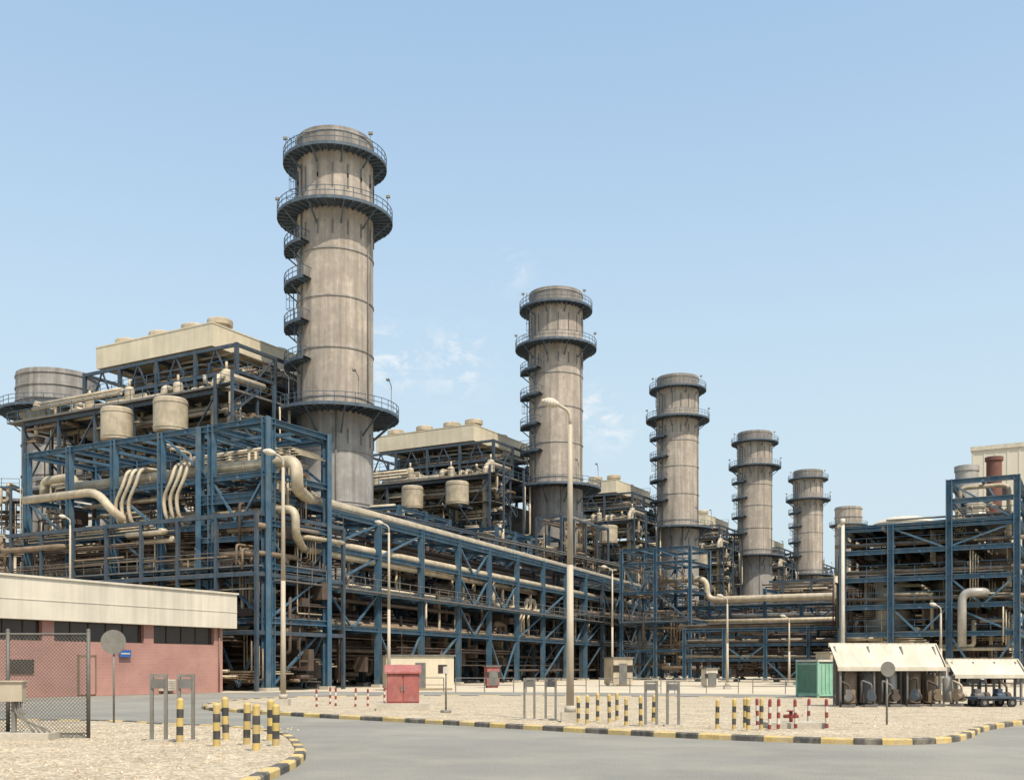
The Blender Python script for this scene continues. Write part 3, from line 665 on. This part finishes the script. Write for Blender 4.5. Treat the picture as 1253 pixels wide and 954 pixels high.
# ------------------------------------------------------------------ brick building
P0=V((-36.5,43.9,0));BA=math.atan2(.874,.485)
def brick_building():
    root=empty('brick_building',P0,BA);top(root,'low dusty-pink brick building with cream fascia and ribbon windows','building')
    Lb=34.9
    s=MB();s.bx(0,Lb-.9,.5,14,0,3.3);
    for x in (0,12.4,19.5,27.0,33.2): s.bx(x,x+.8,.5,1.0,3.3,4.5)
    s.bx(0,Lb-.9,3,14,3.3,4.5)
    s.obj('wall','brick',root)
    s=MB();s.bx(-.5,Lb,0,14.5,4.5,6.9);s.bx(-.6,Lb+.1,-.1,14.6,6.9,7.02)
    for x in range(0,35,3): s.bx(x,x+.04,-.02,0,4.52,6.88)
    s.bx(-.5,Lb,-.03,-.0,5.62,5.66)
    s.obj('fascia','fascia',root)
    for a,b in ((.8,12.4),(13.2,19.5),(20.3,27.0),(27.8,33.2)):
        s=MB();s.bx(a,b,.8,.86,3.36,4.48);s.obj('window','glass',root)
        s=MB()
        k=a
        while k<b: s.bx(k,k+.06,.74,.8,3.36,4.48);k+=1.3
        s.bx(a,b,.6,.8,3.302,3.35);s.obj('window_frame','brown',root)
    s=MB();s.bx(22.0,23.1,.38,.498,0.1,2.4);s.obj('door','brick',root)
    s=MB();s.bx(21.9,22.0,.36,.498,.1,2.5);s.bx(23.1,23.2,.36,.498,.1,2.5);s.bx(21.9,23.2,.36,.498,2.4,2.5);s.obj('door_frame','pipe2',root)
    s=MB();s.bx(17.3,18.9,.42,.498,1.4,2.2);s.obj('window','glass',root)
    s=MB();s.bx(28.2,29.2,.0,.49,.2,.95);
    for k in range(6): s.bx(28.25,29.15,-.03,0,.28+k*.11,.33+k*.11)
    s.obj('air_conditioner','white',root)
    s=MB();s.bx(24.9,25.8,.3,.34,2.4,2.85);s.beam((25.35,.32,2.6),(25.35,.5,2.6),.05);s.obj('wall_sign','signblue',root)
    s=MB();s.bx(25.0,25.7,.285,.298,2.58,2.66);s.obj('sign_arrow','white2',root)
    for x in (Lb-1.3,16.4):
        s=MB();s.cyl((x,.42,0),(x,.42,4.48),.05,n=10);s.obj('downpipe','pipe2',root)
brick_building()
# ------------------------------------------------------------------ street lamps
def lamp(loc,h,arm=-.6,r=.12,label='cream street lamp with single arm on a tall pole'):
    root=empty('street_lamp',loc);top(root,label,'street lamp','street lamps around the plant roads')
    s=MB();s.cyl((0,0,.3),(0,0,h*.5),r,r*.8,n=14);s.cyl((0,0,h*.5),(0,0,h-.5),r*.8,r*.55,n=14);s.obj('pole','lamp',root)
    s=MB();s.tube([(0,0,h-.55),(0,0,h-.1),(arm*.6,0,h+.1)],r*.42,8,bend=.4);s.obj('arm','lamp',root)
    s=MB();sg=1 if arm>0 else -1;c=V((arm*.55,0,h+.1))
    for k in range(6):
        a=math.sin(math.pi*(k/6*.8+.12));b=math.sin(math.pi*((k+1)/6*.8+.12))
        s.cyl(c+V((sg*k*.09,0,.02*k)),c+V((sg*(k+1)*.09,0,.02*(k+1))),.15*a,.15*b,n=10)
    s.obj('lamp_head','white',root)
    s=MB();s.box((0,0,.15),(.55,.55,.3));s.cyl((0,0,.3),(0,0,.5),r*1.5,n=10);s.obj('base','conc',root)
    return root
lamp(V((1.75,31.5,.1)),9.45,label='tall cream street lamp on the gravel island')
lamp(V((-9.8,44.8,.1)),10.7,label='tall cream street lamp by the rounded kerb')
lamp(V((-8.0,68,0)),11,arm=-.7)
lamp(V((9.4,98,0)),11,arm=-.9)
lamp(V((17.5,85,0)),7.4,arm=-.6)
lamp(V((-34.0,80.5,0)),13.2,arm=-.6,label='cream street lamp behind the brick building')
lamp(V((26.5,100,0)),6.5,arm=-.6);lamp(V((32.8,80,0)),6.4,arm=-.6)
# ------------------------------------------------------------------ bollards
def bollard(h=.9,r=.062,n=5):
    s=MB()
    for k in range(n): s.cyl((0,0,h*k/n),(0,0,h*(k+1)/n),r,n=14,mi=(k+1)%2,caps=False)
    s.lathe((0,0,h),[(r,0),(r*.8,.03),(r*.4,.05),(.003,.055)],14,mi=n%2)
    s.cyl((0,0,0),(0,0,.03),r*1.6,n=14,mi=2)
    return s
def bol(loc,mesh,label,group,rz):
    o=bpy.data.objects.new('bollard',mesh);COL.objects.link(o);o.location=loc;o.rotation_euler=(R.uniform(-.03,.03),R.uniform(-.03,.03),rz);o.scale=(1,1,R.uniform(.93,1.06));top(o,label,'bollard',group);return o
b1=bollard(r=.075).obj('bollard',['bblack','byellow','conc']);b1m=b1.data;bpy.data.objects.remove(b1)
b3=bollard(h=.8,r=.052).obj('bollard',['bblack','byellow','conc']);b3m=b3.data;bpy.data.objects.remove(b3)
b2=bollard(h=.74,r=.045).obj('bollard',['white2','dred','conc']);b2m=b2.data;bpy.data.objects.remove(b2)
for x,y in ((-7.18,22.6),(-6.07,21.5),(-5.58,22.0),(-4.99,20.4),(-4.9,21.7),(-6.4,23.4),(-5.36,23.2)):
    bol((x,y,.1),b1m,'yellow and black striped bollard on the gravel corner','bollards on the gravel corner',R.uniform(0,3))
for x,y in ((1.95,30.7),(2.14,29.9),(2.58,31.5),(2.86,30.7),(3.21,32),(3.17,29.1),(3.58,29.1),(4.2,31.1),(5.43,27.7),(5.79,27.3),(6.1,27),(6.28,28.2),(6.5,27.3)):
    bol((x,y,.1),b3m,'yellow and black striped bollard on the gravel island','bollards on the gravel island',R.uniform(0,3))
for x,y in ((6.72,27.3),(7.0,27.5),(7.54,27.8),(8.3,29.3),(8.4,27.9),(6.9,29.4)):
    bol((x,y,.1),b2m,'dark red and white striped bollard around a concrete pad','red and white bollards on the island',R.uniform(0,3))
for x,y in ((-8.03,43),(-7.4,43.9),(-6.44,43),(-6.05,43.9),(-5.7,46.7),(-8.0,46)):
    bol((x,y,.1),b2m,'faded red and white bollard near the red cabinet','red and white bollards by the cabinet',R.uniform(0,3))
def frame(loc,h,rz=0,w=.31):
    root=empty('hoop_barrier',loc,rz);top(root,'slim grey steel frame with a small top panel','hoop barrier','grey steel frames on the gravel')
    for x in (-w/2,w/2):
        s=MB();s.beam((x,0,0),(x,0,h),.07);s.obj('post','gal',root)
    s=MB();s.beam((-w/2+.04,0,h-.035),(w/2-.04,0,h-.035),.065);s.obj('crossbar','gal',root)
    s=MB();s.box((0,-.045,h*.86),(w-.02,.03,h*.14));s.obj('panel','steel',root)
    s=MB();s.box((0,0,.03),(w+.2,.28,.06));s.obj('foot','conc',root)
for x in (-7.8,-7.2): frame((x,23.1,.1),1.5)
for x in (.54,1.2): frame((x,32.5,.1),1.32)
for x in (3.87,4.48): frame((x,29.1,.1),1.28)
root=empty('hose_cabinet',(-4.2,40.3,.1),.1);top(root,'faded red fire hose cabinet with sloped lid on concrete pad','fire cabinet')
s=MB();s.bx(-.62,.62,-.4,.4,.28,1.5);s.obj('cabinet_body','red',root)
s=MB();o_=len(s.v);s.v+=[(-.7,-.5,1.47),(.7,-.5,1.47),(.7,.5,1.75),(-.7,.5,1.75),(-.7,-.5,1.41),(.7,-.5,1.41),(.7,.5,1.5),(-.7,.5,1.5)]
for f in ((0,1,2,3),(4,7,6,5),(0,4,5,1),(1,5,6,2),(2,6,7,3),(3,7,4,0)): s.addf(f,0,False)
s.obj('lid','red',root)
for x in (-.31,.31):
    s=MB();s.bx(x-.28,x+.28,-.43,-.402,.35,1.36);s.obj('door','red',root)
    s=MB();s.bx(x*.2-.02,x*.2+.02,-.47,-.432,.75,.95);s.obj('handle','gal',root)
s=MB();s.bx(-1.0,1.0,-.85,.7,0,.28);s.obj('concrete_pad','conc',root)
root=empty('valve_station',(7.6,28.5,.1));top(root,'small dark valve on a low concrete pad','valve')
s=MB();s.bx(-.7,.8,-.5,.5,0,.16);s.obj('concrete_pad','conc',root)
s=MB();s.cyl((0,0,.16),(0,0,.45),.05,n=12);s.cyl((-.2,0,.32),(.2,0,.32),.05,n=12);s.cyl((0,0,.45),(0,0,.48),.12,n=14);s.obj('valve_body','dred',root)
def rsign(loc,h,r,label):
    root=empty('road_sign',loc,.15);top(root,label,'road sign')
    s=MB();s.cyl((0,0,0),(0,0,h+r*.8),.03,n=10);s.obj('post','gal',root)
    s=MB();s.cyl((0,-.075,h),(0,-.055,h),r,n=32);s.obj('sign_disc','gal',root)
    s=MB();s.beam((-r*.7,-.045,h+r*.3),(r*.7,-.045,h+r*.3),.03,.04);s.beam((-r*.7,-.045,h-r*.3),(r*.7,-.045,h-r*.3),.03,.04);s.obj('bracket','steel',root)
rsign((-11.8,31,.1),2.4,.36,'round grey traffic sign seen from behind on a thin post')
rsign((10.75,30,.1),1.6,.22,'small round grey sign seen from behind')
root=empty('marker_post',(-2.4,38,.1));top(root,'thin grey post with small white plate','post')
s=MB();s.cyl((0,0,0),(0,0,1.7),.035,n=10);s.cyl((0,0,0),(0,0,.1),.2,n=12);s.obj('post','gal',root)
s=MB();s.box((0,-.05,1.55),(.2,.02,.25));s.obj('plate','white2',root)
# ------------------------------------------------------------------ fence + call box
root=empty('chain_link_fence',(-9.84,24.3,.1));top(root,'weathered chain-link fence with steel posts on gravel','fence')
FL=5.4;FH=2.42
for x in (0,-1.87,-3.7,-5.4):
    s=MB();s.cyl((x,0,0),(x,0,FH+.08),.045,n=12);s.lathe((x,0,FH+.08),[(.05,0),(.03,.04),(.002,.05)],12);s.obj('post','wire',root)
for z,r in ((FH,.025),(.12,.02)):
    s=MB();s.cyl((0,0,z),(-FL,0,z),r,n=8);s.obj('rail','wire',root)
s=MB();n_=int((FL+FH)/.085)
for i in range(n_):
    k=-FH+i*.085
    for sg in (0,1):
        x0,x1=max(0,k),min(FL,k+FH)
        if x1-x0>.02:
            za,zb=x0-k,x1-k
            if sg: za,zb=FH-za,FH-zb
            s.beam((-x0,.01*sg,za),(-x1,.01*sg,zb),.009)
s.obj('wire_mesh','wire',root)
root=empty('junction_box',(-11.25,23.7,.1),.1);top(root,'cream-grey junction box on a post with bent conduits','junction box')
s=MB();s.box((-.05,0,1.1),(.48,.28,.44));s.box((-.05,0,1.335),(.56,.36,.03));s.obj('box_body','lamp',root)
s=MB();s.beam((-.05,.05,.17),(-.05,.05,.88),.09);s.obj('stand','gal',root)
s=MB();s.box((.1,0,.08),(1.5,.8,.18));s.obj('plinth','conc',root)
for k in range(4):
    s=MB();s.tube([(.0+k*.06,-.03,.88),(.0+k*.06,-.03,.62-k*.05),(.3+k*.12,-.03,.36-k*.03),(.42+k*.12,-.03,.17)],.022,8,bend=.15);s.obj('conduit','gal',root)
# ------------------------------------------------------------------ canopies
def canopy(loc,rz,L_,D,zf,zb,label):
    root=empty('canopy',loc,rz);top(root,label,'canopy')
    s=MB();n=int(L_/.13);A=.05
    for k in range(n):
        x0=k*L_/n;x1=(k+1)*L_/n;u=A*(k%2);w_=A-u;o=len(s.v)
        s.v+=[(x0,0,zf+u),(x1,0,zf+w_),(x1,D,zb+w_),(x0,D,zb+u),(x0,0,zf+u-.03),(x1,0,zf+w_-.03),(x1,D,zb+w_-.03),(x0,D,zb+u-.03)]
        for f in ((0,1,2,3),(4,7,6,5),(0,4,5,1),(3,2,6,7)): s.addf(tuple(o+i for i in f),0,False)
    s.obj('roof_sheet','white',root)
    s=MB()
    s.bx(-.04,L_+.04,-.06,-.02,zf-.12,zf+.04)
    s.bx(-.04,L_+.04,D+.0,D+.05,zb-.1,zb+.08)
    s.obj('fascia_board','white',root)
    s=MB();o=len(s.v)
    s.v+=[(L_+.045,-.06,zf+.05),(L_+.045,D,zb+.08),(L_+.045,D,zf-.35),(L_+.045,-.06,zf-.35),(L_+.085,-.06,zf+.05),(L_+.085,D,zb+.08),(L_+.085,D,zf-.35),(L_+.085,-.06,zf-.35)]
    for f in ((0,1,2,3),(4,7,6,5),(0,4,5,1),(1,5,6,2),(2,6,7,3),(3,7,4,0)): s.addf(tuple(o+i for i in f),0,False)
    s.obj('side_panel','white',root)
    k=.15
    while k<=L_:
        s=MB();s.beam((k,.1,0),(k,.1,zf-.06),.08);s.beam((k,D-.1,0),(k,D-.1,zb-.06),.08);s.beam((k,.1,zf-.09),(k,D-.1,zb-.09),.07);s.obj('support_frame','steel',root);k+=(L_-.3)/3
canopy((13.5,43.3,.1),.2,4.9,.7,1.62,2.6,'long cream canopy with steep corrugated fascia over pumps')
canopy((18.9,44.6,.1),.2,3.4,.6,1.3,1.95,'lower cream canopy stepping down beside the larger one')
rr=random.Random(77)
for k in range(8):
    x=13.9+k*1.0;y=43.15+k*.21;root=empty('pump_set',(x,y,.1),rr.uniform(0,1.5));top(root,'small pump and motor on a skid under the canopy','pump','pumps under the canopy')
    s=MB();s.bx(-.4,.4,-.25,.25,0,.12);s.obj('skid','steel',root)
    s=MB();s.cyl((-.38,0,.42),(.08,0,.42),.17,n=14);s.box((-.2,0,.66),(.26,.22,.16));s.obj('motor',rr.choice(['bluedark','brown','steel','pipe2']),root)
    s=MB();s.cyl((.12,0,.4),(.34,0,.4),.2,n=14);s.tube([(.25,0,.5),(.25,0,rr.uniform(.8,1.3)),(.25,.4,1.1),(.25,.4,.2)],.045,8);s.obj('pump_housing',rr.choice(['brown','pipe','steel']),root)
for k in range(6):
    x=14.2+k*.95+rr.uniform(-.2,.2);y=44.15+k*.2;h=rr.uniform(.9,1.4);r=rr.uniform(.18,.32)
    root=empty('filter_vessel',(x,y,.1));top(root,'small upright filter vessel standing behind the pumps','tank','filter vessels under the canopy')
    s=MB();s.lathe((0,0,0),[(r,.15),(r,h),(r*.7,h+.12),(.02,h+.16)],16);s.obj('shell',rr.choice(['pipe2','steel','brown','pipe3']),root)
    s=MB();s.cyl((0,0,h+.1),(0,0,h+.3),.05,n=8);s.tube([(0,0,h+.25),(.5,0,h+.25),(.5,0,.2)],.04,8);s.obj('pipework','brown',root)
    s=MB()
    for t in (.5,2.6,4.7): s.beam((math.cos(t)*r*.8,math.sin(t)*r*.8,0),(math.cos(t)*r*.8,math.sin(t)*r*.8,.3),.05)
    s.obj('leg','steel',root)
root=empty('equipment_screen',(15.9,44.5,.1),.2);top(root,'dark weathered panel screen behind the small filter vessels','screen')
s=MB();s.bx(-2.2,2.5,.3,.38,.05,1.75);s.obj('back_panel','casing',root)
s=MB()
for k in range(6): s.beam((-2.15+k*.92,.25,0),(-2.15+k*.92,.25,1.8),.07)
s.obj('post','steel',root)
def trailer(loc,rz,m='bluedark'):
    root=empty('flatbed_trailer',loc,rz);top(root,'small low flatbed trailer parked beside the canopy','trailer')
    s=MB();s.bx(-.9,.9,-.5,.5,.36,.43);s.beam((.9,0,.36),(1.5,0,.3),.06);s.bx(-.9,.9,-.3,.3,.28,.36);s.obj('bed',m,root)
    for x in (-.6,.6):
        for y in (-.45,.45):
            s=MB();s.cyl((x,y-.06,.19),(x,y+.06,.19),.19,n=18);w=s.obj('wheel','rubber',root)
            s=MB();s.cyl((x,y-.07,.19),(x,y+.07,.19),.08,n=12);s.obj('rim','gal',w)
trailer((20.0,43.6,.1),.1,'bluedark')
root=empty('shipping_container',(18.6,62,0),.35);top(root,'faded green corrugated container open at its end','container')
s=MB();s.bx(-1.3,1.3,-1.0,1.0,.15,2.0)
k=-1.3
while k<1.2: s.bx(k,k+.12,-1.04,1.04,.25,1.9);k+=.26
for x in (-1.3,1.3):
    for y in (-1.0,1.0): s.bx(x-.06,x+.06,y-.06,y+.06,0,2.06)
s.bx(-1.35,1.35,-1.06,1.06,.08,.2);s.obj('container_body','green',root)
s=MB();s.bx(-1.35,1.35,-1.08,1.08,2.07,2.2);s.obj('roof','white',root)
s=MB();s.bx(-.2,1.1,-.7,.7,2.21,2.6);s.bx(-.3,1.2,-.8,.8,2.61,2.67);s.obj('roof_unit','pipe',root)
s=MB();s.bx(1.38,1.42,-.95,-.02,.25,1.9);s.bx(1.38,1.42,.02,.95,.25,1.9);s.obj('door','green',root)
def cabin(loc,rz,L_,D,H,m,label,cat='cabin'):
    root=empty('site_cabin',loc,rz);top(root,label,cat)
    s=MB();s.bx(-L_/2,L_/2,0,D,.15,H);s.bx(-L_/2+.1,L_/2-.1,.1,D-.1,0,.15);s.obj('wall',m,root)
    s=MB();s.bx(-L_/2-.12,L_/2+.12,-.12,D+.12,H,H+.12);s.obj('roof','steel',root)
    s=MB();s.bx(-.4,.4,-.04,-.003,.2,2.1 if H>2.3 else H*.8);s.obj('door','steel',root)
    for x in (-L_*.33,L_*.33): s=MB();s.bx(x-.35,x+.35,-.03,-.003,H*.5,H*.75);s.obj('window','glass',root)
cabin((-7.0,80,0),.25,5.2,2.4,2.6,'cream','beige site cabin beneath the long rack')
cabin((10.4,98,0),.35,2.0,2,2.6,'pipe','narrow beige cabin near the rack')
cabin((-1.6,90,0),.3,1.1,1,1.8,'red','red equipment cabinet beneath the rack','cabinet')
cabin((17.6,92,0),.3,1.1,1,1.6,'white','white electrical cabinet beside the rack','cabinet')
cabin((36,86,0),.3,2.0,2.0,2.2,'pipe','beige kiosk beside the process structure','kiosk')
for k in range(6):
    root=empty('guard_rail',(-9+k*5,75.5-k*1.2,0),-.2);top(root,'low grey guard rail along the plant road','guard rail','guard rails along the plant road')
    s=MB();s.rail([(0,0,0),(4.2,0,0)],1.0,1.4,.06);s.obj('rail','gal',root)
# ------------------------------------------------------------------ world
w=bpy.data.worlds.new('World');scene.world=w;w.use_nodes=True;nt=w.node_tree;N=nt.nodes;L=nt.links
bg=N['Background'];sky=N.new('ShaderNodeTexSky');sky.sky_type='NISHITA';sky.sun_disc=False
EL=math.radians(57);AZ=math.radians(150);sky.sun_elevation=EL;sky.sun_rotation=AZ;sky.altitude=0;sky.air_density=1.0;sky.dust_density=2.5;sky.ozone_density=1.2
tc=N.new('ShaderNodeTexCoord')
hz=N.new('ShaderNodeMixRGB');hz.blend_type='ADD';hz.inputs[0].default_value=1
sc=N.new('ShaderNodeVectorMath');sc.operation='SCALE';sc.inputs['Scale'].default_value=.8;L.new(sky.outputs[0],sc.inputs[0])
L.new(sc.outputs[0],hz.inputs[1]);hz.inputs[2].default_value=(1.45,2.25,3.0,1)
# pale dust haze thickening towards the horizon
sx=N.new('ShaderNodeSeparateXYZ');L.new(tc.outputs['Generated'],sx.inputs[0])
hm=N.new('ShaderNodeMapRange');hm.interpolation_type='SMOOTHSTEP';hm.inputs[1].default_value=-.02;hm.inputs[2].default_value=.66;hm.inputs[3].default_value=.97;hm.inputs[4].default_value=.0;L.new(sx.outputs[2],hm.inputs[0])
hx=N.new('ShaderNodeMixRGB');hx.inputs[2].default_value=(4.4,5.3,5.7,1);L.new(hm.outputs[0],hx.inputs[0]);L.new(hz.outputs[0],hx.inputs[1])
mp=N.new('ShaderNodeMapping');mp.inputs['Scale'].default_value=(1,1,1.8);L.new(tc.outputs['Generated'],mp.inputs[0])
nz=N.new('ShaderNodeTexNoise');nz.inputs['Scale'].default_value=34;nz.inputs['Detail'].default_value=9;nz.inputs['Roughness'].default_value=.62;nz.inputs['Distortion'].default_value=.4
L.new(mp.outputs[0],nz.inputs['Vector'])
acc=None
for (dx,dz,r,wt) in ((-.115,.297,.036,.95),(-.054,.292,.042,.7),(.0,.378,.024,.35),(.078,.242,.03,.95),(.095,.228,.03,.6)):
    d=V((dx,1,dz)).normalized();vd=N.new('ShaderNodeVectorMath');vd.operation='DISTANCE';L.new(tc.outputs['Generated'],vd.inputs[0]);vd.inputs[1].default_value=d
    mr=N.new('ShaderNodeMapRange');mr.interpolation_type='SMOOTHSTEP';mr.inputs[1].default_value=0;mr.inputs[2].default_value=r*1.2;mr.inputs[3].default_value=wt;mr.inputs[4].default_value=0;L.new(vd.outputs['Value'],mr.inputs[0])
    if acc is None: acc=mr.outputs[0]
    else:
        m=N.new('ShaderNodeMath');m.operation='MAXIMUM';L.new(acc,m.inputs[0]);L.new(mr.outputs[0],m.inputs[1]);acc=m.outputs[0]
mr=N.new('ShaderNodeMapRange');mr.inputs[1].default_value=.46;mr.inputs[2].default_value=.62;mr.inputs[3].default_value=0;mr.inputs[4].default_value=1;L.new(nz.outputs[0],mr.inputs[0])
mu=N.new('ShaderNodeMath');mu.operation='MULTIPLY';L.new(acc,mu.inputs[0]);L.new(mr.outputs[0],mu.inputs[1])
mx=N.new('ShaderNodeMixRGB');mx.inputs[2].default_value=(6.2,6.4,6.5,1);L.new(mu.outputs[0],mx.inputs[0]);L.new(hx.outputs[0],mx.inputs[1])
L.new(mx.outputs[0],bg.inputs['Color']);bg.inputs['Strength'].default_value=.15
sd=V((math.sin(AZ)*math.cos(EL),math.cos(AZ)*math.cos(EL),math.sin(EL)))
sl=bpy.data.lights.new('sun','SUN');sl.energy=5.0;sl.angle=math.radians(.5);sl.color=(1,.92,.79)
so=bpy.data.objects.new('sun',sl);COL.objects.link(so);so.rotation_euler=(-sd).to_track_quat('-Z','Y').to_euler()
# ------------------------------------------------------------------ camera
cd=bpy.data.cameras.new('camera');co=bpy.data.objects.new('camera',cd);COL.objects.link(co)
co.location=(0,0,1.75);co.rotation_euler=(math.pi/2,0,0);cd.sensor_width=36;cd.lens=36*1280/1253;cd.shift_y=339/1253;cd.clip_end=8000;cd.clip_start=.1
scene.camera=co
scene.view_settings.view_transform='Standard';scene.view_settings.look='None';scene.view_settings.exposure=0
